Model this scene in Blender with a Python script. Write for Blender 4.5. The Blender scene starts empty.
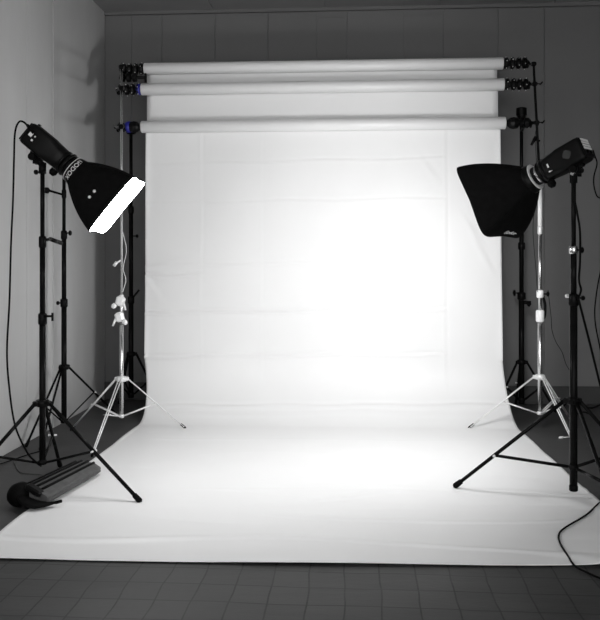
import bpy, math, random
from mathutils import Vector, Matrix, noise
random.seed(7)
COL = bpy.context.scene.collection
PI = math.pi
# ---------------------------------------------------------------- survey frame
F, H, TH = 800.0, 1.18, math.radians(3.58)      # focal length in px, eye height, yaw of the camera
CT, ST = math.cos(TH), math.sin(TH)
def W(u, v, d):
    """world point seen at photo position (u, v) at distance d along the view axis"""
    x = (u-300)*d/F
    return Vector((x*CT-d*ST, x*ST+d*CT, H-(v-262)*d/F))
def G(u, v, z=0.0):
    """point on the floor seen at (u, v)"""
    return W(u, v, F*(H-z)/(v-262))
def V(u, v, Y):
    """point on the vertical plane y = Y seen at (u, v)"""
    t = (u-300)/F
    return W(u, v, Y/(CT+t*ST))
def L(u, v, X):
    t = (u-300)/F
    return W(u, v, X/(t*CT-ST))
def DIR(x, d, z):
    return Vector((x*CT-d*ST, x*ST+d*CT, z)).normalized()

# ---------------------------------------------------------------- materials
def mat(name, base, rough=.5, metal=0.0, noise_amt=0.0, scale=8.0, bump=0.0, bscale=40.0, spec=.5, stretch=(1,1,1), emit=None):
    m = bpy.data.materials.new(name); m.use_nodes = True
    nt = m.node_tree; b = nt.nodes['Principled BSDF']
    if not isinstance(base, (tuple, list)): base = (base,)*3
    b.inputs['Base Color'].default_value = (*base, 1)
    b.inputs['Roughness'].default_value = rough
    b.inputs['Metallic'].default_value = metal
    b.inputs['Specular IOR Level'].default_value = spec
    tc = nt.nodes.new('ShaderNodeTexCoord')
    mp = nt.nodes.new('ShaderNodeMapping'); mp.inputs['Scale'].default_value = stretch
    nt.links.new(tc.outputs['Object'], mp.inputs['Vector'])
    n = nt.nodes.new('ShaderNodeTexNoise'); n.inputs['Scale'].default_value = scale; n.inputs['Detail'].default_value = 6
    nt.links.new(mp.outputs[0], n.inputs['Vector'])
    r = nt.nodes.new('ShaderNodeValToRGB')
    r.color_ramp.elements[0].position = .3; r.color_ramp.elements[1].position = .7
    r.color_ramp.elements[0].color = (*[max(0, c*(1-noise_amt)) for c in base], 1)
    r.color_ramp.elements[1].color = (*[min(1, c*(1+noise_amt)) for c in base], 1)
    nt.links.new(n.outputs['Fac'], r.inputs['Fac']); nt.links.new(r.outputs['Color'], b.inputs['Base Color'])
    if bump:
        n2 = nt.nodes.new('ShaderNodeTexNoise'); n2.inputs['Scale'].default_value = bscale; n2.inputs['Detail'].default_value = 3
        nt.links.new(mp.outputs[0], n2.inputs['Vector'])
        bp = nt.nodes.new('ShaderNodeBump'); bp.inputs['Strength'].default_value = bump; bp.inputs['Distance'].default_value = .01
        nt.links.new(n2.outputs['Fac'], bp.inputs['Height']); nt.links.new(bp.outputs[0], b.inputs['Normal'])
    if emit:
        b.inputs['Emission Color'].default_value = (1, 1, 1, 1); b.inputs['Emission Strength'].default_value = emit
    return m

M = dict(
    wall_back = mat('painted_panel_grey', .14, .62, noise_amt=.06, scale=1.3, bump=.04, bscale=30),
    wall_left = mat('painted_panel_light', .50, .55, noise_amt=.17, scale=1.1, bump=.05, bscale=12, stretch=(1, 1, .35)),
    ceiling = mat('ceiling_board', .26, .8, noise_amt=.05, scale=2),
    skirting = mat('skirting_vinyl', .035, .45, noise_amt=.1),
    paper = mat('seamless_paper', .82, .5, noise_amt=.010, scale=3, bump=.03, bscale=5, spec=.42),
    roll = mat('rolled_paper', .80, .38, noise_amt=.02, scale=2, spec=.5),
    black = mat('black_painted_metal', .006, .22, noise_amt=.2, scale=20, spec=.05),
    rubber = mat('black_rubber', .003, .6, noise_amt=.2, spec=.06),
    plastic = mat('black_plastic', .004, .38, noise_amt=.2, bump=.05, bscale=150, spec=.12),
    fabric = mat('black_softbox_fabric', .0035, .8, noise_amt=.3, scale=30, bump=.15, bscale=60, spec=.08),
    chrome = mat('satin_chrome', .62, .24, metal=1.0, noise_amt=.08, scale=10),
    steel = mat('dull_steel', .12, .45, metal=.5, noise_amt=.1),
    alloy = mat('cast_alloy', .78, .35, metal=.25, noise_amt=.1, scale=40),
    whitetube = mat('polished_white_tube', .88, .22, noise_amt=.03, spec=.6),
    inner = mat('silver_lining', .7, .4, metal=.6, noise_amt=.05),
    white = mat('white_print', .8, .5, noise_amt=.05),
    greyprint = mat('grey_print', .35, .5, noise_amt=.2),
    blue = mat('blue_plastic', (.012, .014, .22), .4, noise_amt=.1),
    bag = mat('grey_nylon', .06, .6, noise_amt=.2, scale=25, bump=.1, bscale=80),
    glow_L = mat('lit_diffuser_left', .8, .6, emit=33.0),
    glow_R = mat('lit_diffuser_right', .8, .6, emit=60.0),
)
# dark floor: sheet vinyl printed with small square tiles towards the room's front
def floor_mat():
    m = bpy.data.materials.new('dark_tiled_vinyl'); m.use_nodes = True
    nt = m.node_tree; N = nt.nodes; K = nt.links; b = N['Principled BSDF']
    tc = N.new('ShaderNodeTexCoord')
    mp = N.new('ShaderNodeMapping'); mp.inputs['Location'].default_value = (.035, .05, 0); mp.inputs['Rotation'].default_value = (0, 0, .01)
    K.new(tc.outputs['Object'], mp.inputs['Vector'])
    br = N.new('ShaderNodeTexBrick'); br.offset = .0; br.inputs['Scale'].default_value = 1.0
    br.inputs['Brick Width'].default_value = .132; br.inputs['Row Height'].default_value = .148
    br.inputs['Mortar Size'].default_value = .0034; br.inputs['Mortar Smooth'].default_value = .3
    br.inputs['Color1'].default_value = (.034, .034, .034, 1); br.inputs['Color2'].default_value = (.044, .044, .044, 1)
    br.inputs['Mortar'].default_value = (.004, .004, .004, 1)
    n3 = N.new('ShaderNodeTexNoise'); n3.inputs['Scale'].default_value = 3.0; n3.inputs['Detail'].default_value = 2
    ad = N.new('ShaderNodeMixRGB'); ad.blend_type = 'ADD'; ad.inputs['Fac'].default_value = .03
    K.new(mp.outputs[0], n3.inputs['Vector']); K.new(mp.outputs[0], ad.inputs['Color1']); K.new(n3.outputs['Color'], ad.inputs['Color2'])
    K.new(ad.outputs[0], br.inputs['Vector'])
    n1 = N.new('ShaderNodeTexNoise'); n1.inputs['Scale'].default_value = 2.2; n1.inputs['Detail'].default_value = 8; n1.inputs['Roughness'].default_value = .65
    st = N.new('ShaderNodeMapping'); st.inputs['Scale'].default_value = (1, 2.6, 1)
    K.new(tc.outputs['Object'], st.inputs['Vector']); K.new(st.outputs[0], n1.inputs['Vector'])
    r = N.new('ShaderNodeValToRGB'); r.color_ramp.elements[0].position = .3; r.color_ramp.elements[1].position = .72
    r.color_ramp.elements[0].color = (.55, .55, .55, 1); r.color_ramp.elements[1].color = (1.3, 1.3, 1.3, 1)
    K.new(n1.outputs['Fac'], r.inputs['Fac'])
    # plain vinyl behind, tiled print in front
    plain = N.new('ShaderNodeMixRGB'); plain.inputs['Color2'].default_value = (.048, .048, .048, 1)
    sx = N.new('ShaderNodeSeparateXYZ'); K.new(tc.outputs['Object'], sx.inputs[0])
    ma = N.new('ShaderNodeMath'); ma.operation = 'GREATER_THAN'; ma.inputs[1].default_value = 3.4; K.new(sx.outputs['Y'], ma.inputs[0])
    K.new(ma.outputs[0], plain.inputs['Fac']); K.new(br.outputs['Color'], plain.inputs['Color1'])
    mu = N.new('ShaderNodeMixRGB'); mu.blend_type = 'MULTIPLY'; mu.inputs['Fac'].default_value = 1
    K.new(plain.outputs[0], mu.inputs['Color1']); K.new(r.outputs['Color'], mu.inputs['Color2'])
    K.new(mu.outputs[0], b.inputs['Base Color'])
    rr = N.new('ShaderNodeMapRange'); rr.inputs['To Min'].default_value = .42; rr.inputs['To Max'].default_value = .7
    K.new(n1.outputs['Fac'], rr.inputs['Value']); K.new(rr.outputs[0], b.inputs['Roughness'])
    bp = N.new('ShaderNodeBump'); bp.inputs['Strength'].default_value = .35; bp.inputs['Distance'].default_value = .01
    K.new(n1.outputs['Fac'], bp.inputs['Height']); K.new(bp.outputs[0], b.inputs['Normal'])
    return m
M['floor'] = floor_mat()

# ---------------------------------------------------------------- mesh builder
class MB:
    def __init__(s): s.v = []; s.f = []; s.sm = []
    def face(s, idx, smooth=False): s.f.append(tuple(idx)); s.sm.append(smooth)
    def ring_surface(s, rings, closed=True, caps=True, smooth=True):
        base = len(s.v); n = len(rings[0])
        for r in rings: s.v += [tuple(p) for p in r]
        for i in range(len(rings)-1):
            for j in range(n if closed else n-1):
                a = base+i*n+j; b = base+i*n+(j+1) % n
                s.face((a, b, b+n, a+n), smooth)
        if caps and closed:
            s.face([base+j for j in range(n)][::-1]); s.face([base+(len(rings)-1)*n+j for j in range(n)])
        return s
    def tube(s, p0, p1, r0, r1=None, n=14):
        p0, p1 = Vector(p0), Vector(p1); r1 = r0 if r1 is None else r1
        return s.poly([p0, p1], [r0, r1], n)
    def poly(s, pts, r, n=10):
        pts = [Vector(p) for p in pts]
        if not isinstance(r, (list, tuple)): r = [r]*len(pts)
        rings = []; up = None
        for i, p in enumerate(pts):
            t = (pts[min(i+1, len(pts)-1)]-pts[max(i-1, 0)]).normalized()
            if up is None:
                a = Vector((0, 0, 1)) if abs(t.z) < .9 else Vector((1, 0, 0))
                x = t.cross(a).normalized()
            else:
                x = (up - t*up.dot(t)).normalized()
            up = x; y = t.cross(x)
            rings.append([p + (x*math.cos(2*PI*k/n)+y*math.sin(2*PI*k/n))*r[i] for k in range(n)])
        return s.ring_surface(rings)
    def lathe(s, base, axis, prof, n=24, smooth=True):
        """prof: (distance along axis, radius)"""
        base = Vector(base); t = Vector(axis).normalized()
        a = Vector((0, 0, 1)) if abs(t.z) < .9 else Vector((1, 0, 0))
        x = t.cross(a).normalized(); y = t.cross(x)
        rings = [[base+t*h+(x*math.cos(2*PI*k/n)+y*math.sin(2*PI*k/n))*max(r, 1e-4) for k in range(n)] for h, r in prof]
        return s.ring_surface(rings, smooth=smooth)
    def box(s, c, size, R=None, bev=.0):
        c = Vector(c); R = R or Matrix.Identity(3); a, b, d = [q/2 for q in size]
        bev = min(bev, a*.9, b*.9, d*.9)
        if bev <= 0:
            P = [c+R@Vector((i*a, j*b, k*d)) for k in (-1, 1) for j in (-1, 1) for i in (-1, 1)]
            o = len(s.v); s.v += [tuple(p) for p in P]
            for q in ((0, 2, 3, 1), (4, 5, 7, 6), (0, 1, 5, 4), (2, 6, 7, 3), (0, 4, 6, 2), (1, 3, 7, 5)): s.face([o+k for k in q])
            return s
        def loop(x, y, z):
            out = []
            for sx, sy in ((1, 1), (-1, 1), (-1, -1), (1, -1)):
                pts = [(sx*x, sy*(y-bev)), (sx*(x-bev), sy*y)]
                if sx*sy < 0: pts.reverse()
                out += [c+R@Vector((px, py, z)) for px, py in pts]
            return out
        s.ring_surface([loop(a-bev, b-bev, -d), loop(a, b, -d+bev), loop(a, b, d-bev), loop(a-bev, b-bev, d)], smooth=False)
        return s
    def build(s, name, m, parent=None, origin=None):
        me = bpy.data.meshes.new(name)
        off = Vector((0, 0, 0))
        if origin is not None: off = Vector(origin)
        elif parent is not None and 'off' in OFF.get(parent.name, {}): off = OFF[parent.name]['off']
        me.from_pydata([tuple(Vector(p)-off) for p in s.v], [], s.f)
        me.polygons.foreach_set('use_smooth', s.sm)
        me.materials.append(M[m] if isinstance(m, str) else m); me.update()
        import bmesh
        bm = bmesh.new(); bm.from_mesh(me); bmesh.ops.recalc_face_normals(bm, faces=bm.faces); bm.to_mesh(me); bm.free()
        o = bpy.data.objects.new(name, me); COL.objects.link(o)
        if parent is not None:
            o.parent = parent; OFF[o.name] = {'off': off}
        else: o.location = off
        return o
OFF = {}
def tag(o, label, cat, group=None):
    o['label'] = label; o['category'] = cat
    if group: o['group'] = group
    return o
def empty(name, loc, label, cat, group=None):
    o = bpy.data.objects.new(name, None); COL.objects.link(o); o.location = loc; o.empty_display_size = .1
    OFF[o.name] = {'off': Vector(loc)}
    return tag(o, label, cat, group)
def smooth_path(P, k=8):
    P = [Vector(p) for p in P]; Q = [P[0]*2-P[1]]+P+[P[-1]*2-P[-2]]; out = []
    for i in range(1, len(Q)-2):
        a, b, c, d = Q[i-1:i+3]
        for j in range(k):
            t = j/k
            out.append(.5*((2*b)+(c-a)*t+(2*a-5*b+4*c-d)*t*t+(-a+3*b-3*c+d)*t**3))
    out.append(P[-1]); return out
def cable(name, pts, r, label, cat='cable', m='rubber', plug=None):
    o = MB().poly(smooth_path(pts), r, 8)
    if plug: o.tube(plug[0], plug[1], plug[2], plug[2]*.7, 10)
    b = o.build(name, m, origin=min((Vector(p) for p in pts), key=lambda p: p.z))
    return tag(b, label, cat)
def struct(o): o['kind'] = 'structure'; return o

# ---------------------------------------------------------------- the room
XL, XR, YB, YF, ZC = -2.107, 2.62, 6.77, -0.9, 3.33
struct(MB().box(((XL+XR)/2, (YB+YF)/2, -.05), (XR-XL+.3, YB-YF+.3, .1)).build('floor', 'floor'))
c = MB().box(((XL+XR)/2, (YB+YF)/2, ZC+.06), (XR-XL+.3, YB-YF+.3, .1))
for i in range(5):                                                          # ceiling boards with fine joints
    x0 = XL+i*.95; x1 = min(XR, x0+.945)
    for j in range(7):
        y0 = YB-(j+1)*1.1; c.box(((x0+x1)/2, y0+.55, ZC+.005), (x1-x0-.004, 1.094, .012))
struct(c.build('ceiling', 'ceiling'))
def bu(u): return V(u, 262, YB).x
w = MB().box(((XL+XR)/2, YB+.066, ZC/2), (XR-XL+.3, .12, ZC))
seams = [XL, bu(132), bu(162), bu(215), bu(268), bu(317), bu(347), bu(404), bu(443), bu(498), bu(544), bu(600), XR]
tops = [0, 0, 0, .0, .0, .05, 0, .05, 0, 0, 0, 0, 0]
deps = [.008, .008, .008, .010, .008, .004, .010, .004, .010, .008, .011, .008]
for i in range(len(seams)-1):
    a, b = seams[i], seams[i+1]; t = ZC-.03-tops[i]
    w.box(((a+b)/2, YB+.006-deps[i]/2+.004, t/2), (b-a-.008, deps[i]+.004, t), bev=.002)
w.box(((XL+XR)/2, YB-.006, ZC-.014), (XR-XL, .03, .028))
struct(w.build('wall_back', 'wall_back'))
w = MB().box((XL-.068, (YB+YF)/2, ZC/2), (.12, YB-YF+.3, ZC))
ys = [YF, 1.0, 2.2, 3.4, 4.2, L(27, 262, XL).y, L(53, 262, XL).y, L(60, 262, XL).y, YB]
for i in range(len(ys)-1):
    a, b = ys[i], ys[i+1]
    w.box((XL-.006, (a+b)/2, ZC/2), (.012 if i != 6 else .020, b-a-.008, ZC), bev=.002)
struct(w.build('wall_left', 'wall_left'))
w = MB().box((XR+.06, (YB+YF)/2, ZC/2), (.12, YB-YF+.3, ZC))
struct(w.build('wall_right', 'wall_back'))
bb = MB().box(((XL+XR)/2, YB-.012, .075), (XR-XL, .018, .15), bev=.004)
struct(bb.build('baseboard_back', 'skirting'))

# ---------------------------------------------------------------- paper rolls
def gs(t, w): return math.exp(-(t/w)**2)
def crease(t, w): return -(t/w)*math.exp(-(t/w)**2)*2.8
def fbm(x, y, s, seed): return noise.noise(Vector((x*s, y*s, seed)))
YS = 6.10
zc = lambda v: V(320, v, YS).z
xs_ = lambda u: V(u, 262, YS).x
X446, X262, X200 = xs_(446), xs_(262), xs_(202)
def lift(x, s, z, y, vert):
    """height of the paper's creases and waves off its ideal surface; vert: on the hanging part"""
    h = .0
    if vert:
        h += .006*fbm(x, z, 1.7, 1.3) + .0022*fbm(x, z, 5, 4.1)
        hx = min(1, max(0, (X446+.01-x)/.03))
        for v, amp, right in ((310, .0032, 0), (354, .0034, 0), (403, .0034, 1), (272, .0030, 2), (262, .0010, 0), (200, .0008, 0), (160, .0007, 0)):
            g = (hx if right == 0 else 1)
            if right == 2: g = min(1, max(0, (X200+.02-x)/.05))
            slope = .014*x + .006*math.sin(x*7+v)
            h += 2.0*amp*g*crease(z-zc(v)-slope, .011)
        below = 1 if z > .3 else 0
        for X, amp in ((X446, .0022), (X262, .0009), (X200, .0014), (xs_(160), .0006)):
            h += 1.25*amp*crease(x-X-.003*math.sin(z*5), .011)
        # soft diagonal pulls at the edges
        for (u, v, du, dv, amp) in ((150, 282, 18, 24, .006), (160, 262, 26, -6, .005), (428, 190, 14, -16, .003), (485, 255, 10, 18, .006), (478, 235, 12, 18, .004), (430, 168, 10, 14, .003)):
            cx, cz = xs_(u), zc(v); k = YS/F
            dx, dz = du*k, -dv*k; ln = math.hypot(dx, dz); ax, az = dx/ln, dz/ln
            p = (x-cx)*ax+(z-cz)*az; q = -(x-cx)*az+(z-cz)*ax
            h += .45*amp*gs(p, ln)*crease(q, .03)
    else:
        # folds lying across the floor, stronger towards the front
        k = min(1, max(0, (5.3-y)/1.8))
        h += .0065*fbm(x*.55, y*2.4, 1.6, 8.0)*(.2+k)
        h += .0095*k*fbm(x*.7+y*.5, y*2.6, 1.5, 3.3)
        q = abs(fbm(x*.5+.25*y, y*1.6, 1.3, 12.0))
        h += .008*k*math.exp(-(q/.05)**2)
        for v, u0, u1, am in ((440, 150, 600, .0016), (478, 250, 420, .0030), (492, 60, 600, .0024), (508, 240, 600, .0012), (422, 150, 500, .0018)):
            Y = G(320, v).y
            a, b = G(u0, v).x, G(u1, v).x
            g = min(1, max(0, (x-a)/.1), max(0, (b-x)/.1)) if a < x < b else 0
            h += am*g*crease(y-Y-.03*math.sin(x*2.1+v)-.05*fbm(x, v, 1.2, 2), .03)
    return h
def make_sheet_main(parent):
    R = .43; top = V(320, 124.5, YS-.05).z
    path = []                                             # (y, z, ny, nz, kind)
    n1 = 170
    for i in range(n1): path.append((YS, top-(top-R)*i/n1, -1, 0, 1))
    n2 = 46
    for i in range(n2):
        a = PI/2*i/n2; path.append((YS-R+R*math.cos(a), R-R*math.sin(a), -math.cos(a), math.sin(a), 2))
    yf = 3.085; n3 = 230
    for i in range(n3+1): path.append((YS-R-(YS-R-yf)*i/n3, 0, 0, 1, 3))
    NX = 190; mb = MB(); rows = []
    for (y, z, ny, nz, kind) in path:
        if kind == 1: xl, xr = -1.574-.012*(1-(z-R)/(top-R)), 1.126+.020*(1-(z-R)/(top-R))
        elif kind == 2:
            k = 1-(y-(YS-R))/R; k = k*k*(3-2*k); zz = 1-z/R
            xl, xr = -1.586+.062*zz, 1.146+.036*zz
        else:
            k = (YS-R-y)/(YS-R-yf); xl, xr = -1.524+.01*k, 1.182+.05*k
        row = []
        for j in range(NX+1):
            f = j/NX; x = xl+(xr-xl)*f
            if kind == 1:
                h = lift(x, 0, z, y, True)
                if z < R+.25: h = h*(1-.0*(R+.25-z))
            elif kind == 2:
                a = 1-z/R
                h = lift(x, 0, z, y, True)*(1-a)+lift(x, 0, z, y, False)*a + .004*crease(z-.115-.012*x-.004*math.sin(x*9), .010)
            else: h = lift(x, 0, z, y, False)
            yy, zz = y+ny*h, z+nz*h
            if kind == 3:
                e = (y-yf)
                yy += (.0 + .09*f*f)*(1-min(1, e/1.5)) - .0
                zz = max(zz, 0)+.0045
                if e < .05: zz += .002*(1-e/.05)**2
                edge = min(f, 1-f)*(xr-xl)
                if edge < .03: zz += .006*(1-edge/.03)*abs(math.sin(y*5))
            elif kind == 2: zz += .0045*(1-z/R)
            if kind == 1:
                ed = min(f, 1-f)
                if ed < .02: yy += -.012*(1-ed/.02)**2*(.5+.5*math.sin(z*4))
            row.append((x, yy, zz))
        rows.append(row)
    mb.ring_surface(rows, closed=False, caps=False)
    o = mb.build('paper_sheet', 'paper', parent)
    s = o.modifiers.new('thickness', 'SOLIDIFY'); s.thickness = .0016; s.offset = -1
    return o
def make_sheet_short(parent, y, x0, x1, z0, z1, seed):
    mb = MB(); rows = []
    for i in range(41):
        z = z0+(z1-z0)*i/40
        rows.append([(x0+(x1-x0)*j/60, y+.004*fbm(x0+(x1-x0)*j/60, z, 1.3, seed)*(i/40), z) for j in range(61)])
    mb.ring_surface(rows, closed=False, caps=False)
    o = mb.build('paper_sheet', 'paper', parent)
    s = o.modifiers.new('thickness', 'SOLIDIFY'); s.thickness = .0016; s.offset = 0
    return o
def expander(parent, p, dirx, kind):
    """segmented black roll plug that grips the core; p: end of the roll, dirx: outward (+1/-1)"""
    x = Vector((dirx, 0, 0)); mb = MB()
    if kind == 'beads':
        mb.tube(p-x*.05, p+x*.20, .013)
        for k in range(4):
            mb.lathe(p+x*(.006+k*.046), x, [(0, .024), (.004, .040), (.018, .047), (.030, .042), (.036, .022), (.045, .022)], 10, smooth=False)
    else:
        mb.tube(p-x*.05, p+x*.21, .013)
        mb.lathe(p+x*.004, x, [(0, .020), (.004, .020), (.03, .040), (.055, .046), (.085, .040), (.10, .022), (.128, .020), (.134, .036), (.16, .040), (.18, .025)], 12, smooth=False)
    e = mb.build('end_plug', 'plastic', parent)
    if kind == 'beads':
        for k in range(4):
            for a in range(5):
                m2 = MB()
                an = a*2*PI/5+.4+k
                m2.lathe(p+x*(.022+k*.046)+Vector((0, math.cos(an), math.sin(an)))*.045, Vector((0, math.cos(an), math.sin(an))), [(0, .004), (.004, .004), (.005, .001)], 6)
                m2.build('rivet', 'alloy', e)
    return e
def blue_cap(e, p, dirx, k0, r):
    x = Vector((dirx, 0, 0))
    return MB().lathe(p+x*k0, x, [(0, r*.8), (.003, r), (.028, r), (.031, r*.8)], 16).build('adjusting_ring', 'blue', e)
def wing(parent, p, ax):
    p = Vector(p); return MB().tube(p, p+Vector(ax)*.05, .006).tube(p+Vector(ax)*.05-Vector((0, 0, .02)), p+Vector(ax)*.05+Vector((0, 0, .02)), .005).build('wing_screw', 'black', parent)

rolls = []
def roll(label, ul, ur, v_l, v_r, yaxis, sheet_u, sheet_bottom, kinds, seed):
    cz = (V(ul, v_l, yaxis).z+V(ur, v_r, yaxis).z)/2
    a, b = V(ul, v_l, yaxis), V(ur, v_r, yaxis); a.z = cz; b.z = cz
    t = empty('backdrop_roll', ((a.x+b.x)/2, yaxis, cz), label, 'backdrop roll', 'white background rolls on the stands')
    mb = MB()
    R0 = .046
    mb.lathe(a, b-a, [(0, .030), (.0005, .043), (.004, R0), ((b-a).length-.004, R0), ((b-a).length-.0005, .043), ((b-a).length, .030)], 40)
    mb.build('paper_tube', 'roll', t)
    if sheet_u:
        x0, x1 = V(sheet_u[0], 262, yaxis+R0).x, V(sheet_u[1], 262, yaxis+R0).x
        make_sheet_short(t, yaxis+R0-.001, x0, x1, cz, sheet_bottom, seed)
    el = expander(t, a, -1, kinds[0]); er = expander(t, b, 1, kinds[1])
    return t, a, b, el, er
r1 = roll('topmost white paper roll, its tube highest under the ceiling', 144.5, 503, 68, 64.5, 6.17, (147, 497), 2.42, ('beads', 'beads'), 3)
r2 = roll('middle white paper roll, just below the topmost one, black beaded plugs in its ends', 141.5, 504, 88.5, 85.5, 6.11, (147, 498), 2.08, ('beads', 'beads'), 5)
r3 = roll('lowest white backdrop roll whose long sheet sweeps down and over the floor', 141.5, 505.5, 126.5, 123.5, 6.054, None, 0, ('knob', 'knob'), 6)
make_sheet_main(r3[0])
blue_cap(r2[3], r2[1], -1, .004, .044)
blue_cap(r3[3], r3[1], -1, .085, .044)

# ---------------------------------------------------------------- stands
def collar_ring(mb, p, r, h): mb.lathe(p, (0, 0, 1), [(0, r*.8), (h*.12, r), (h*.88, r), (h, r*.8)], 20)
def knob_part(parent, p, ang, m='plastic', ln=.035, r=.013, name='knob'):
    d = Vector((math.cos(ang), math.sin(ang), 0)); p = Vector(p)
    mb = MB().tube(p, p+d*ln, .005)
    mb.lathe(p+d*ln*.6, d, [(0, r*.6), (.003, r), (.014, r), (.018, r*.7)], 8, smooth=False)
    return mb.build(name, m, parent)
def t_handle(parent, p, ang, m='black', ln=.04):
    d = Vector((math.cos(ang), math.sin(ang), 0)); p = Vector(p)
    mb = MB().tube(p, p+d*ln, .006); mb.tube(p+d*ln-Vector((0, 0, .024)), p+d*ln+Vector((0, 0, .018)), .006)
    return mb.build('clamp_handle', m, parent)
def stand(label, group, C, feet, z_bot, z_col, tubes, joints, leg_r, brace_r, z_brace, frac, m_t, m_leg, m_j, double=0, foot_r=None, joint_k=1.35, strut=False, col_r=.034):
    C = Vector((C[0], C[1], 0)); t = empty('light_stand', C, label, 'light stand', group)
    for i, (z0, z1, r, mm) in enumerate(tubes):
        MB().tube(C+Vector((0, 0, z0)), C+Vector((0, 0, z1)), r, n=18).build('column', mm or m_t, t)
    r0 = tubes[0][2]
    for i, zj in enumerate(joints):
        mb = MB(); rr = max([q[2] for q in tubes if q[0] <= zj+.02] and [[q[2] for q in tubes if q[0]-.02 <= zj <= q[1]+.02][0]])*joint_k
        collar_ring(mb, C+Vector((0, 0, zj-.03)), rr, .06); j = mb.build('clamp_collar', m_j, t)
    mb = MB(); collar_ring(mb, C+Vector((0, 0, z_col-.018)), col_r, .036)
    for f in feet:
        d = (Vector((f[0], f[1], 0))-C).normalized(); mb.box(C+d*(col_r)+Vector((0, 0, z_col)), (.03, .03, .026), Matrix.Rotation(math.atan2(d.y, d.x), 3, 'Z'), .004)
    mb.build('leg_collar', m_j, t)
    mb = MB(); collar_ring(mb, C+Vector((0, 0, z_brace-.012)), r0*1.3, .024); mb.build('brace_collar', m_j, t)
    if z_bot < z_brace-.03:
        mb = MB(); collar_ring(mb, C+Vector((0, 0, z_bot)), r0*1.12, .03); mb.build('end_cap', 'rubber', t)
    fr = foot_r or leg_r*1.35
    for f in feet:
        Fp = Vector((f[0], f[1], 0)); d = (Fp-C).normalized(); side = Vector((-d.y, d.x, 0))
        P0 = C+d*(col_r+.008)+Vector((0, 0, z_col)); P1 = Vector((f[0], f[1], fr+(f[2] if len(f) > 2 else 0)))
        mb = MB()
        if double:
            for sg in (-1, 1): mb.tube(P0+side*double*sg, P1+side*double*.5*sg, leg_r, n=8)
            mb.tube(P0.lerp(P1, .97)-side*double, P0.lerp(P1, .97)+side*double, leg_r*1.2, n=8)
        else: mb.tube(P0, P1, leg_r, n=12)
        lg = mb.build('leg', m_leg, t)
        ax = (P1-P0).normalized()
        MB().lathe(P1-ax*.045, ax, [(0, leg_r), (.003, fr*.9), (.03, fr), (.045, fr), (.052, fr*.6)], 12).build('rubber_foot', 'rubber', lg)
        K = P0.lerp(P1, frac)
        B0 = C+d*(r0*1.3)+Vector((0, 0, z_brace))
        mb = MB()
        if double:
            for sg in (-1, 1): mb.tube(B0+side*double*.8*sg, K+side*double*.8*sg, brace_r, n=8)
        else: mb.tube(B0, K, brace_r, n=10)
        mb.build('brace', m_leg, t)
        MB().tube(K-side*(leg_r+.012+double), K+side*(leg_r+.012+double), leg_r*.55, n=8).lathe(K+side*(leg_r+.006+double), side, [(0, .006), (.004, .008), (.008, .005)], 8).build('hinge_bolt', 'alloy', lg)
    return t
def c2w(x, d):
    return (x*CT-d*ST, x*ST+d*CT)
def zz(v, d): return H-(v-262)*d/F
blk = ('black', 'black', 'black')

# front left black stand, carrying the lit softbox
dA = 4.09; CA = c2w((42.5-300)*dA/F, dA)
fA = [G(140, 504)[:2], G(60, 468)[:2], c2w(-1.68, 3.74)]
sA = stand('tall black light stand under the lit softbox, front one of the two at left', 'black tripod light stands at the front',
   CA, fA, zz(465, dA), zz(403, dA), [(zz(464, dA), zz(318, dA), .0165, None), (zz(318, dA), zz(241, dA), .0140, None), (zz(241, dA), zz(163, dA), .0115, None)],
   [zz(319, dA), zz(242, dA)], .0095, .0065, zz(462, dA), .50, *blk, foot_r=.014)
A0 = Vector((CA[0], CA[1], 0))
t_handle(sA, A0+Vector((.01, -.01, zz(316, dA))), -.1, ln=.048)
a1 = MB().tube(A0+Vector((.015, 0, zz(240, dA))), W(51, 239, 4.2), .008).tube(W(50, 239, 4.2), W(61, 243, 4.4), .011, .012)
a1.build('clamp_arm', 'black', sA)
knob_part(sA, A0+Vector((-.006, 0, zz(172, dA))), PI*.95)

# second black stand behind it by the wall
dB = 5.5; CB = c2w((64-300)*dB/F, dB)
fB = [G(118, 417)[:2], (-2.055, CB[1]-.42), (CB[0]+.03, CB[1]-.50)]
sB = stand('slimmer bare black light stand close to the left wall, behind the front one', None,
   CB, fB, zz(424, dB), zz(367, dB), [(zz(423, dB), zz(304, dB), .0185, None), (zz(304, dB), zz(237, dB), .016, None), (zz(237, dB), zz(176, dB), .012, None)],
   [zz(303, dB), zz(235, dB), zz(194, dB)], .0075, .005, zz(421, dB), .5, *blk)
B0 = Vector((CB[0], CB[1], 0))
knob_part(sB, B0+Vector((.01, 0, zz(233, dB))), .0, ln=.04, r=.018)
knob_part(sB, B0+Vector((-.01, 0, zz(303, dB))), PI, ln=.04, r=.014)
MB().tube(B0+Vector((0, 0, zz(195, dB))), B0+Vector((-.09, -.03, zz(191, dB))), .008).lathe(B0+Vector((-.09, -.03, zz(191, dB))), (-1, 0, .1), [(0, .01), (.01, .022), (.03, .022), (.04, .01)], 10).build('side_clamp', 'black', sB)

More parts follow.
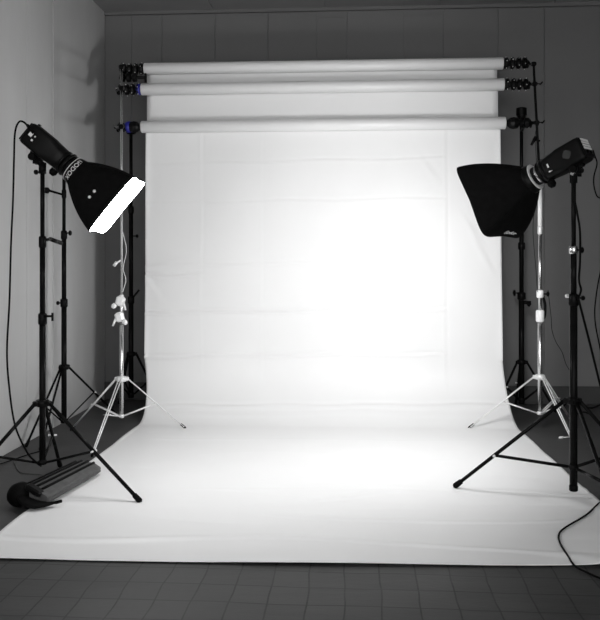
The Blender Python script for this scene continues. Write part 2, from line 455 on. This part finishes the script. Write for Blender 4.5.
# front right black stand, carrying the dark-backed softbox
dC = 3.966; CC = c2w((573.5-300)*dC/F, dC)
fC = [G(455, 489)[:2], c2w(1.37, 3.37), c2w(1.87, 4.30)]
sC = stand('thick black light stand at right with its long leg reaching onto the white sheet', 'black tripod light stands at the front',
   CC, fC, zz(491, dC), zz(401, dC), [(zz(490, dC), zz(299, dC), .0190, None), (zz(299, dC), zz(249, dC), .0150, None), (zz(249, dC), zz(172, dC), .0120, None)],
   [zz(300, dC)], .0095, .0080, zz(467, dC), .63, *blk, foot_r=.015)
C0 = Vector((CC[0], CC[1], 0))
j = MB(); collar_ring(j, C0+Vector((0, 0, zz(254, dC))), .021, .04); j.build('clamp_collar', 'chrome', sC)
knob_part(sC, C0+Vector((.01, 0, zz(250, dC))), .0, ln=.035, r=.016)
knob_part(sC, C0+Vector((.01, 0, zz(298, dC))), .0, ln=.045, r=.012)
knob_part(sC, C0+Vector((-.01, 0, zz(296, dC))), PI, ln=.02, r=.010, m='alloy')

# two silver stands holding the rolls' hooks
dD = 5.45; CD = c2w((121.5-300)*dD/F, dD)
fD = [G(185, 429)[:2], G(92, 457)[:2], G(71, 431)[:2]]
sD = stand('slim silver light stand at left, beside the white sheet, with two white clamps halfway up', None,
   CD, fD, zz(419, dD), zz(379, dD), [(zz(418, dD), zz(325, dD), .0135, 'chrome'), (zz(325, dD), zz(296, dD), .0105, 'chrome'), (zz(296, dD), zz(63, dD), .0080, 'chrome')],
   [zz(299, dD)], .0042, .004, zz(416, dD), .49, 'chrome', 'alloy', 'alloy', double=.009, foot_r=.009)
D0 = Vector((CD[0], CD[1], 0))
def cast_clamp(parent, P, m='alloy', sgn=1):
    mb = MB(); mb.box(P, (.058, .05, .068), Matrix.Rotation(.25*sgn, 3, 'Y'), .012)
    mb.lathe(P+Vector((-.03*sgn, -.012, -.02)), (-.6*sgn, -.2, -.75), [(0, .016), (.02, .018), (.035, .010)], 10)
    mb.tube(P+Vector((.02*sgn, -.01, .0)), P+Vector((.042*sgn, -.02, -.06)), .009, .006)
    return mb.build('white_clamp', m, parent)
cast_clamp(sD, D0+Vector((-.005, -.01, zz(301, dD))), 'whitetube')
cast_clamp(sD, D0+Vector((-.010, -.01, zz(317, dD))), 'whitetube', -1)
MB().tube(D0+Vector((0, 0, zz(260, dD))), D0+Vector((-.045, -.01, zz(264, dD))), .007).tube(D0+Vector((-.03, -.01, zz(262, dD))), D0+Vector((-.05, -.01, zz(266, dD))), .011).build('lever', 'alloy', sD)
MB().poly(smooth_path([D0+Vector((.01, -.005, zz(232, dD))), D0+Vector((.035, -.005, zz(250, dD))), D0+Vector((.012, 0, zz(268, dD))), D0+Vector((.03, 0, zz(280, dD))), D0+Vector((.008, 0, zz(292, dD)))]), .0022, 6).build('cord', 'white', sD)

dE = 5.60; CE = c2w((540-300)*dE/F, dE)
fE = [G(469, 429)[:2], G(573, 443)[:2], G(571, 421)[:2]]
sE = stand('slim silver light stand at right, its upper tube gleaming white below the dark softbox', None,
   CE, fE, zz(416, dE), zz(377, dE), [(zz(415, dE), zz(316, dE), .0165, 'chrome'), (zz(316, dE), zz(229, dE), .0120, 'chrome'), (zz(229, dE), zz(188, dE), .0150, 'whitetube'), (zz(188, dE), zz(184, dE), .0090, 'black')],
   [zz(230, dE)], .0042, .0048, zz(413, dE), .48, 'chrome', 'alloy', 'alloy', double=.010, foot_r=.009)
E0 = Vector((CE[0], CE[1], 0))
for v, h, r in ((294, .055, .024), (316, .085, .029)):
    j = MB(); collar_ring(j, E0+Vector((0, 0, zz(v, dE)-h/2)), r, h); j.build('clamp_collar', 'whitetube', sE)
ETOP = W(533.5, 62, dE)
MB().tube(E0+Vector((0, 0, zz(186, dE))), ETOP, .0095, .0085, 14).build('column', 'black', sE)
knob_part(sE, E0+Vector((.015, 0, zz(294, dE))), 0, ln=.05, r=.018)
MB().poly(smooth_path([E0+Vector((.02, 0, zz(296, dE))), E0+Vector((.035, 0, zz(305, dE))), E0+Vector((.032, 0, zz(316, dE))), E0+Vector((.015, 0, zz(319, dE)))]), .010, 8).build('lever', 'black', sE)
MB().tube(E0+Vector((0, 0, zz(141, dE))), E0+Vector((-.05, 0, zz(139, dE))), .007).tube(E0+Vector((-.028, 0, zz(137, dE))), E0+Vector((-.062, -.01, zz(145, dE))), .013, .009).build('side_clamp', 'black', sE)

# black roll stands standing behind the sheet
dL = 6.40; CL = c2w((131-300)*dL/F, dL)
fL = [c2w((131-300)*dL/F+.24, dL+.06), c2w((131-300)*dL/F-.10, dL-.26), c2w((131-300)*dL/F-.14, dL+.20)]
sL = stand('black backdrop stand standing in the dark at left, behind the sheet edge', None,
   CL, fL, zz(398, dL), zz(354, dL), [(zz(397, dL), zz(300, dL), .020, None), (zz(300, dL), zz(210, dL), .017, None), (zz(210, dL), zz(131, dL), .013, None)],
   [zz(300, dL), zz(210, dL)], .009, .007, zz(394, dL), .5, *blk)
L0 = Vector((CL[0], CL[1], 0))
MB().tube(L0+Vector((0, 0, zz(300, dL))), L0+Vector((.07, -.02, zz(290, dL))), .008).build('lever', 'black', sL)
knob_part(sL, L0+Vector((.01, 0, zz(236, dL))), 0, ln=.05, r=.014)
dR = 6.35; CR = c2w((521.5-300)*dR/F, dR)
fR = [c2w((521.5-300)*dR/F-.24, dR-.10), c2w((521.5-300)*dR/F+.24, dR-.10), c2w((521.5-300)*dR/F+.02, dR+.24)]
sR = stand('black backdrop stand at right, between the sheet edge and the right silver stand', None,
   CR, fR, zz(404, dR), zz(362, dR), [(zz(403, dR), zz(294, dR), .022, None), (zz(294, dR), zz(200, dR), .018, None), (zz(200, dR), zz(112, dR), .0135, None)],
   [zz(296, dR), zz(246, dR)], .009, .008, zz(399, dR), .5, *blk, joint_k=1.5)
R0_ = Vector((CR[0], CR[1], 0))
knob_part(sR, R0_+Vector((-.01, 0, zz(293, dR))), PI, ln=.06, r=.026)
MB().tube(R0_+Vector((0, 0, zz(302, dR))), R0_+Vector((.07, 0, zz(303, dR))), .010, .018).tube(R0_+Vector((.07, 0, zz(303, dR))), R0_+Vector((.05, 0, zz(306, dR))), .012).build('lever', 'black', sR)
# heads of the black stands with a fork running forward to the lowest roll
def head(parent, C, d, rollp, dirx):
    ztop = zz(112, d) if dirx > 0 else zz(128, d)
    P = Vector((C.x, C.y, rollp.z)); E = rollp+Vector((dirx*.15, 0, 0))
    mb = MB()
    if dirx > 0:
        mb.lathe(Vector((C.x, C.y, zz(121, d))), (0, 0, 1), [(0, .02), (.01, .038), (.025, .030), (.04, .034), (.042, .042), (.10, .042), (.105, .034)], 12, smooth=False)
    else:
        mb.box(Vector((C.x, C.y, zz(130, d))), (.07, .06, .07), None, .01)
    mb.build('stand_head', 'plastic', parent)
    MB().tube(P+Vector((0, -.01, 0)), Vector((E.x, E.y+.03, E.z)), .012).tube(Vector((E.x, E.y+.04, E.z-.02)), Vector((E.x, E.y-.045, E.z-.02)), .012).build('roll_hook', 'black', parent)
head(sR, R0_, dR, r3[2], 1)
head(sL, L0, dL, r3[1], -1)
MB().lathe(Vector((CL[0]-.01, CL[1]-.03, zz(127, dL))), (0, -1, 0), [(0, .02), (.004, .03), (.03, .03), (.034, .02)], 16).build('locking_knob', 'blue', sL)
# hooks on the silver stands reaching back to the three rolls
def hook(parent, C, d, rollp, dirx, v, m='black'):
    Cz = min(rollp.z, zz(63, d))
    P = Vector((C.x, C.y, min(zz(v, d), zz(64, d))))
    if dirx > 0: k = (P.z-zz(186, d))/(ETOP.z-zz(186, d)); P.x += (ETOP.x-C.x)*k; P.y += (ETOP.y-C.y)*k
    E = rollp+Vector((dirx*.185, -.02, -.012))
    h = MB().tube(P, E, .008, n=8)
    pts = [E, E+Vector((0, .01, -.018)), E+Vector((0, .035, -.016)), E+Vector((0, .045, .014))]
    h.poly(smooth_path(pts, 4), .007, 8)
    h.box(P, (.034, .034, .03), None, .006)
    b = h.build('roll_hook', m, parent)
    if v > 75: MB().tube(P, P+Vector((.045*dirx, -.02, -.002)), .004).tube(P+Vector((.03*dirx, -.02, -.010)), P+Vector((.05*dirx, -.02, .010)), .005).build('wing_screw', 'steel' if dirx < 0 else 'black', b)
for (t, a, b, e1, e2), v in ((r1, 64), (r2, 85), (r3, 123.5)):
    hook(sD, D0, dD, a, -1, v+3, 'black'); hook(sE, E0, dE, b, 1, v-1, 'black')
# black ball clamps clustered between the two upper left roll ends
cl = r2[1]
mb = MB()
for k in range(3):
    q = Vector((cl.x-.03-k*.048, cl.y-.01, (cl.z+r1[1].z)/2+.004)); mb.lathe(q, (-1, 0, 0), [(0, .018), (.006, .034), (.03, .036), (.04, .02)], 10, smooth=False)
mb.tube(Vector((cl.x+.03, cl.y-.01, (cl.z+r1[1].z)/2+.004)), Vector((cl.x-.17, cl.y-.01, (cl.z+r1[1].z)/2+.004)), .012)
mb.box(Vector((cl.x+.035, cl.y-.01, (cl.z+r1[1].z)/2)), (.016, .02, .07), None, .003)
tag(mb.build('roll_clamp', 'plastic', origin=Vector((cl.x-.07, cl.y, (cl.z+r1[1].z)/2-.03))), 'black beaded clamp wedged between the left ends of the two upper rolls', 'clamp')

# ---------------------------------------------------------------- strobes with softboxes
def section(hx, hy, pw, n=40):
    out = []
    for k in range(n):
        a = 2*PI*k/n; ca, sa = math.cos(a), math.sin(a)
        e = 2.0/pw
        out.append((hx*math.copysign(abs(ca)**e, ca), hy*math.copysign(abs(sa)**e, sa)))
    return out
def text_mesh(body, size, shear=0.0, extrude=.0006):
    c = bpy.data.curves.new('lettering', 'FONT'); c.body = body; c.size = size; c.shear = shear; c.extrude = extrude; c.align_x = 'CENTER'; c.align_y = 'CENTER'
    o = bpy.data.objects.new('lettering_source', c); COL.objects.link(o)
    bpy.context.view_layer.update()
    me = bpy.data.meshes.new_from_object(o.evaluated_get(bpy.context.evaluated_depsgraph_get()))
    v = [p.co.copy() for p in me.vertices]; f = [tuple(p.vertices) for p in me.polygons]
    bpy.data.objects.remove(o); bpy.data.curves.remove(c); bpy.data.meshes.remove(me)
    return v, f
def strobe(label, P_axis, a, zax, blen, box_len, half, side, stand_top):
    """P_axis: point of the body axis over the stand; a: pointing direction; zax: how far that point lies behind the speed ring"""
    a = a.normalized(); up = Vector((0, 0, 1)); v = (up-a*up.dot(a)).normalized(); h = v.cross(a)
    ring = P_axis+a*zax
    R = Matrix((h, v, a)).transposed()
    root = bpy.data.objects.new('studio_strobe', None); COL.objects.link(root); root.empty_display_size = .1
    root.matrix_world = Matrix.Translation(ring) @ R.to_4x4()
    tag(root, label, 'studio light', 'studio strobes with black softboxes')
    inv = root.matrix_world.inverted()
    camdir = (inv.to_3x3() @ DIR(0, -1, 0)); phi_cam = math.atan2(camdir.y, camdir.x)
    def sec(z, hx, hy, p): return [Vector((x, y, z)) for x, y in section(hx, hy, p)]
    zb = -blen
    mb = MB()
    mb.ring_surface([sec(zb, .040, .045, 5), sec(zb+.006, .054, .058, 6), sec(zb+.02, .058, .061, 7), sec(zb+.13, .059, .062, 6), sec(zb+.15, .058, .060, 4.5), sec(-.11, .057, .058, 3.2), sec(-.06, .056, .056, 2.4), sec(-.055, .052, .052, 2)])
    mb.build('housing', 'plastic', root)
    mb = MB()
    for z0, r in ((-.105, .060), (-.085, .064), (-.06, .060)) if side == 'R' else ((-.075, .061), (-.05, .066), (-.03, .062)):
        mb.lathe((0, 0, z0), (0, 0, 1), [(0, .045), (.002, r-.004), (.005, r), (.014, r), (.017, r-.005)], 36)
    mb.lathe((0, 0, -.06), (0, 0, 1), [(0, .04), (.001, .050), (.055, .050), (.06, .04)], 30)
    mb.build('mounting_collar', 'plastic', root)
    if side == 'R':
        MB().lathe((0, 0, -.052), (0, 0, 1), [(0, .040), (.002, .052), (.02, .050), (.046, .044), (.048, .03)], 32).build('flash_neck', 'chrome', root)
    # rear panel with display and dials
    rp = MB(); rp.box((0, 0, zb-.001), (.096, .104, .006), None, .002); rp = rp.build('rear_panel', 'plastic', root)
    d = MB()
    if side == 'R':
        for k in range(4):
            y = .046-.0150*k
            d.box((-.004, y-.004, zb-.0046), (.086, .0125 if k in (0, 3) else .0105, .002))
    else:
        d.box((-.010, .018, zb-.0046), (.026, .028, .002)); d.box((.018, .024, zb-.0046), (.009, .009, .002)); d.box((.018, .006, zb-.0046), (.010, .010, .002))
    d.build('display', 'white', rp)
    d = MB()
    for x in (-.02, .02): d.lathe((x, -.024, zb-.003), (0, 0, -1), [(0, .009), (.008, .008), (.009, .006)], 14)
    d.build('dial', 'rubber', rp)
    # ventilation dots on the side facing the photographer
    sx = 1 if camdir.x > 0 else -1
    d = MB()
    for i in range(6):
        for k in range(6):
            if (i-2.5)**2+(k-2.5)**2 < 8: d.box((sx*.0592, -.018+k*.008, zb+.06+i*.008), (.0012, .0026, .0026))
    if side == 'R': d.build('vent', 'greyprint', root)
    if side == 'L':
        d = MB(); d.box((sx*.0596, .006, zb+.035), (.0016, .022, .020)); d.box((sx*.0596, .010, zb+.060), (.0016, .008, .007)); d.box((sx*.0596, -.014, zb+.058), (.0016, .010, .010)); d.build('indicator', 'white', root)
    else:
        d = MB(); d.box((sx*.056, .000, -.115), (.003, .020, .008)); d.box((sx*.054, -.03, -.125), (.003, .006, .035)); d.build('switch', 'alloy', root)
    # fin/handle along the top
    MB().box((0, .063, zb+.02), (.03, .012, .012), None, .003).box((0, .060, zb+.09), (.022, .006, .11), None, .002).build('top_rail', 'plastic', root)
    # tilt bracket down to the stand spigot
    top = inv @ Vector(stand_top); zbk = -zax
    dn = inv.to_3x3() @ Vector((0, 0, -1))
    b = MB()
    b.box((0, -.066, zbk), (.034, .018, .075), None, .004)
    for s in (-1, 1): b.tube(Vector((s*.02, -.075, zbk)), Vector((s*.02, -.075, zbk))+dn*.035, .009)
    b.tube(Vector((-.034, -.078, zbk)), Vector((.034, -.078, zbk)), .015, n=16)
    b.tube(Vector((0, -.078, zbk)), top, .0165, .0165, 16)
    b.tube(top-dn*.012, top+dn*.045, .019, .019, 16)
    bk = b.build('tilt_bracket', 'black', root)
    k = MB(); hd = Vector((1, 0, 0))*sx
    k.lathe(Vector((sx*.034, -.078, zbk)), hd, [(0, .006), (.012, .007), (.013, .019), (.022, .021), (.030, .016)], 10, smooth=False)
    k.build('tilt_knob', 'rubber', bk)
    k = MB(); k.box(Vector((sx*.026, -.086, zbk+.02)), (.010, .022, .030), Matrix.Rotation(.5, 3, 'X'), .003); k.build('lock_lever', 'chrome' if side == 'R' else 'black', bk)
    k = MB().lathe(Vector((0, -.06, -.075)), (0, -1, 0), [(0, .02), (.02, .022), (.034, .012)], 12, smooth=False).build('grip', 'rubber', root)
    # softbox: speed ring, bulging fabric body, silver lining, front cloth
    rings = []; inner = []
    N = 14
    for i in range(N+1):
        f = i/N; z = .012+f*(box_len-.012)
        s = .062+(half-.062)*(math.sin(f*PI*.5)**.80*.62+f*.38)
        p = 2.2+6.5*f
        rings.append(sec(z, s, s, p)); inner.append(sec(z, s-.003, s-.003, p))
    # a slight scallop of the fabric between the four ribs
    def scallop(rs):
        out = []
        for i, r in enumerate(rs):
            f = i/N; q = []
            for k, pt in enumerate(r):
                an = math.atan2(pt.y, pt.x); w = abs(math.sin(2*an))
                q.append(Vector((pt.x*(1-.035*(1-w)*f*f), pt.y*(1-.035*(1-w)*f*f), pt.z-.004*(1-w)*f)))
            out.append(q)
        return out
    rings, inner = scallop(rings), scallop(inner)
    mb = MB(); mb.ring_surface(rings+[ [p+Vector((0, 0, .004)) for p in rings[-1]], [p+Vector((0, 0, .004)) for p in inner[-1]] ], caps=False)
    sb = mb.build('softbox', 'fabric', root)
    mb = MB(); mb.ring_surface([[p for p in r] for r in inner], caps=False); mb.build('lining', 'inner', sb)
    mb = MB(); last = inner[-1]; nr = 6; rr = []
    for i in range(nr+1):
        f = 1-i/nr*.98
        rr.append([Vector((p.x*f, p.y*f, box_len-.003+.006*(1-f*f))) for p in last])
    mb.ring_surface(rr, caps=False); base = len(rr)*0
    n = len(last); mb.face([nr*n+k for k in range(n)])
    mb.build('diffuser', 'glow_'+side, sb)
    mb = MB()
    for k in range(4):                                        # rib pockets at the four corners and seams
        an = PI/4+k*PI/2
        idx = int(round(an/(2*PI)*40)) % 40
        mb.poly([r[idx]*1.004 for r in rings], .0035, 6)
    mb.build('seam', 'fabric', sb)
    mb = MB()
    zr = 0
    mb.ring_surface([sec(-.010, .058, .058, 2), sec(-.008, .069, .069, 2), sec(.036, .079, .079, 2.1), sec(.040, .072, .072, 2.1)])
    sr = mb.build('speed_ring', 'plastic', sb)
    d = MB()
    for z, r in ((-.012, .070), (.040, .0815)):
        d.lathe((0, 0, z), (0, 0, 1), [(0, r-.002), (.001, r), (.0035, r), (.0045, r-.002)], 40)
    d.build('ring_trim', 'alloy', sr)
    if side == 'L':
        v_, f_ = text_mesh('GODOX', .034)
        d = MB()
        for p in v_:
            an = phi_cam-.10+p.x*1.0/.076; rad = .0752+(p.y+.0)*.22+p.z*1.0+.001
            d.v.append((rad*math.cos(an), rad*math.sin(an), .014+p.y*.95))
        for f in f_: d.face(f)
        d.build('lettering', 'white', sr)
        d = MB()                                              # two press studs on the side of the box
        cs = 1 if camdir.x > 0 else -1
        for ty in (-.040, -.003):
            fz = .66; rr = rings[int(fz*N)]
            p = min((q for q in rr if q.x*cs > 0), key=lambda q: abs(q.y-ty)).copy(); p.y = ty
            nrm = Vector((cs, 0, -.35)).normalized()
            d.lathe(p-nrm*.004, nrm, [(0, .008), (.007, .008), (.009, .004)], 12)
        d.build('press_stud', 'white', sb)
    else:
        # printed flap along the lower front edge of the back side
        d = MB()
        yb = -half*.97
        ang = math.atan2(-camdir.z, 1)
        # metal latches of the ring
        for an0 in (phi_cam+.75, phi_cam+.2, phi_cam-.5):
            q = Vector((math.cos(an0)*.078, math.sin(an0)*.078, .045))
            d.box(q, (.008, .016, .030), Matrix.Rotation(an0, 3, 'Z'), .003)
        d.build('latch', 'alloy', sr)
        v_, f_ = text_mesh('Godox', .034, .35)
        d = MB()
        for p in v_:                                          # printed on the underside panel, along its front edge
            tz = .034+p.y; f = 1-tz/(box_len-.012); i = min(N-1, max(0, int(f*N))); g = f*N-i
            hx = -p.x*1.25-.01
            pts = [rings[i][k].lerp(rings[i+1][k], g) for k in range(40)]
            pts = sorted((q for q in pts if q.y < 0), key=lambda q: abs(q.x-hx)); p0, p1 = pts[0], pts[1]
            t = 0 if abs(p1.x-p0.x) < 1e-6 else (hx-p0.x)/(p1.x-p0.x)
            d.v.append((hx, p0.y+(p1.y-p0.y)*t-.003-p.z, p0.z))
        for f in f_: d.face(f)
        d.build('logo', 'white', sb)
    return root
strobe('black studio strobe with lit square softbox at left, its bright face towards the sheet', W(45, 146, dA), DIR(.767, -.004, -.631), .192, .30, .292, .178, 'L', A0+Vector((0, 0, zz(165, dA))))
strobe('black studio strobe with softbox at right, seen from its dark back against the sheet', W(572, 156, dC), DIR(-.668, .63, -.415), .225, .305, .28, .207, 'R', C0+Vector((0, 0, zz(174, dC))))

# ---------------------------------------------------------------- cables
cable('power_cable', [W(30, 131, 4.02), W(25, 123, 4.02), W(19, 122, 4.02), W(15, 133, 4.03), W(14, 160, 4.04), W(13, 200, 4.05), W(11, 245, 4.05), W(9.5, 300, 4.04), W(7, 350, 4.02), W(9, 385, 4.0), W(15, 425, 3.95), W(27, 452, 4.0), W(37, 463, 4.06), W(41, 466, 4.10)], .0050,
      'long black power cable hanging from the left strobe down to the stand foot', plug=(W(34, 133, 4.03), W(27, 124.5, 4.02), .010))
cable('power_cable', [W(593, 150, 3.98), W(595, 156, 3.98), W(597, 164, 3.98), W(594, 176, 3.98), W(594, 186, 3.98), W(597, 196, 3.98), W(604, 204, 3.98), W(606, 240, 4.0), W(597, 290, 4.0), W(595, 320, 4.0), W(602, 360, 4.0), W(612, 440, 3.9), G(622, 500, .006)], .0035,
      'thin black cable dropping from the rear of the right strobe')
cable('power_cable', [W(572, 171, 3.94), W(574, 196, 3.94), W(577, 212, 3.94), W(580, 232, 3.94), W(580, 262, 3.94), W(579, 280, 3.94), W(581, 290, 3.94), W(578, 299, 3.93)], .0055,
      'black cable running down the upper column of the right black stand')
cable('guy_line', [W(578.5, 299, 3.93), W(590, 344, 4.0), W(601, 388, 4.08), W(615, 440, 4.2), G(626, 466, .004)], .0060,
      'straight black line slanting from right stand clamp down out of frame', 'line')
cable('extension_cord', [G(612, 492, .006), G(598, 504, .012), G(586, 515, .012), G(566, 527, .012), G(559, 534, .012), G(560, 543, .012), G(568, 556, .014), G(575, 566, .012), G(588, 573, .006), G(606, 580, .006), G(640, 588, .006)], .0042,
      'black extension cord curling over the front right corner of the white sheet')
cable('thin_cord', [W(548, 290, 5.9), W(551, 316, 5.9), W(552, 330, 5.92), W(556, 342, 5.95), W(562, 352, 6.0), W(566, 364, 6.0), W(571, 374, 6.05), W(574, 392, 6.1), G(578, 412, .005), G(590, 414, .005)], .0022,
      'thin cord dangling between the right silver stand and the right black stand')
cable('thin_cord', [E0+Vector((-.01, -.012, zz(124, dE))), E0+Vector((-.035, -.012, zz(134, dE))), E0+Vector((-.03, -.012, zz(155, dE))), E0+Vector((-.02, -.012, zz(190, dE))), E0+Vector((-.045, -.012, zz(215, dE))), E0+Vector((-.05, -.012, zz(235, dE))), E0+Vector((-.03, -.012, zz(270, dE))), E0+Vector((-.02, -.012, zz(292, dE)))], .0020,
      'thin cord looping down the upper tube of the right silver stand')
cable('floor_cable', [G(560, 408, .005), G(572, 402, .005), G(590, 408, .005), G(604, 404, .005), G(618, 410, .005)], .006, 'black cable lying on the dark floor behind the right stands')
cable('floor_cable', [G(572, 417, .005), G(584, 412, .005), G(594, 418, .005), G(606, 430, .005), G(620, 440, .005)], .005, 'black cable crossing the dark floor at the right edge of the room')
cable('floor_cable', [G(14, 462, .005), G(20, 472, .005), G(32, 474, .005), G(42, 475, .005), G(48, 480, .005)], .0035, 'short grey cable on the dark floor behind the ribbed bag', m='bag')
cable('floor_cable', [G(-6, 466, .005), G(12, 460, .005), G(30, 454, .005), G(48, 448, .005), G(52, 438, .005)], .0035, 'black cable on the floor along the foot of the left wall')
pl = MB(); q = G(563, 437.5, .008); pl.tube(q, G(571, 437, .008), .004).lathe(q, Vector(q)-Vector(G(571, 437, .008)), [(0, .004), (.002, .008), (.022, .008), (.03, .005)], 10)
tag(pl.build('cable_plug', 'white', origin=q), 'small white plug lying on the dark floor beside the right stand', 'plug')

# ---------------------------------------------------------------- ribbed carrying bag on the floor at left
n0 = G(27, 508); f0 = G(88, 474)
ax = (f0-n0); ax.z = 0; ln = ax.length; ax.normalize(); sd = Vector((ax.y, -ax.x, 0))
bg = empty('carrying_bag', (n0+f0)/2, 'ribbed dark grey carrying bag lying on the sheet corner at lower left', 'bag')
sect = []
NB = 64
for i in range(19):
    f = i/18; k = 1-.12*f-.35*max(0, (f-.93)/.07)**2
    loop = []
    for j in range(NB):
        a = 2*PI*j/NB
        w, hgt = .108, .046
        rib = 1+(.055*abs(math.sin(a*5.0))-.03 if math.sin(a) > -.3 else 0)
        x, z = w*k*math.cos(a)*rib, hgt*k*(math.sin(a)*rib)
        loop.append(n0+ax*ln*f+sd*x+Vector((0, 0, max(.003, z+hgt*.96*k))))
    sect.append(loop)
MB().ring_surface(sect).build('bag_body', 'bag', bg)
st_ = MB()
for k in (-.062, -.022, .020, .060):
    pts = []
    for i in range(12):
        f = .06+.88*i/11; kk = 1-.12*f; zt = .046*kk*(math.sqrt(max(0, 1-(k/.112)**2))+.97)
        pts.append(n0+ax*ln*f+sd*k*kk+Vector((0, 0, zt+.001)))
    st_.poly(pts, .0075, 8)
st_.build('piping', 'rubber', bg)
cp = MB(); cc = n0-ax*.0+sd*-.045
cp.lathe(cc+Vector((0, 0, .058))+ax*.05, -ax, [(0, .045), (.01, .056), (.05, .058), (.075, .048), (.09, .025), (.094, .001)], 28)
cp.build('end_cap', 'rubber', bg)
fl = MB(); rows = []
for i in range(13):
    f = i/12; row = []
    for j in range(7):
        g = j/6-.5
        p = n0-ax*(.02-.05*f*f+.03*math.sin(f*PI))+sd*(-.02+.185*f)+ax*g*.10*math.sin(PI*min(1, .18+f*.9))**.6
        row.append(p+Vector((0, 0, .012+.05*(1-f)**1.5+.012*math.cos(g*PI)+.018*f*f)))
    rows.append(row)
fl.ring_surface(rows, closed=False, caps=False)
flap = fl.build('flap', 'rubber', bg); s = flap.modifiers.new('thickness', 'SOLIDIFY'); s.thickness = .008
bc = MB().box(n0+sd*.035+ax*.01+Vector((0, 0, .085)), (.09, .05, .03), Matrix.Rotation(math.atan2(sd.y, sd.x), 3, 'Z') @ Matrix.Rotation(.45, 3, 'Y'), .008).build('buckle', 'plastic', bg)

# ---------------------------------------------------------------- light, camera, look
sc = bpy.context.scene
w = bpy.data.worlds.new('room_air'); sc.world = w; w.use_nodes = True
w.node_tree.nodes['Background'].inputs[0].default_value = (1, 1, 1, 1); w.node_tree.nodes['Background'].inputs[1].default_value = 2.7
cam = bpy.data.cameras.new('camera'); co = bpy.data.objects.new('camera', cam); COL.objects.link(co)
co.location = (0, 0, H); co.rotation_euler = (PI/2, 0, TH)
cam.sensor_fit = 'HORIZONTAL'; cam.sensor_width = 36; cam.lens = 36*F/600; cam.shift_y = -(310-262)/600; cam.clip_start = .05
sc.camera = co
sc.view_settings.view_transform = 'Standard'; sc.view_settings.look = 'None'; sc.view_settings.gamma = 1; sc.view_settings.use_curve_mapping = False
sc.view_settings.exposure = 0.07
try:
    sc.cycles.use_denoising = True; sc.cycles.max_bounces = 8; sc.cycles.sample_clamp_indirect = 8
except Exception: pass
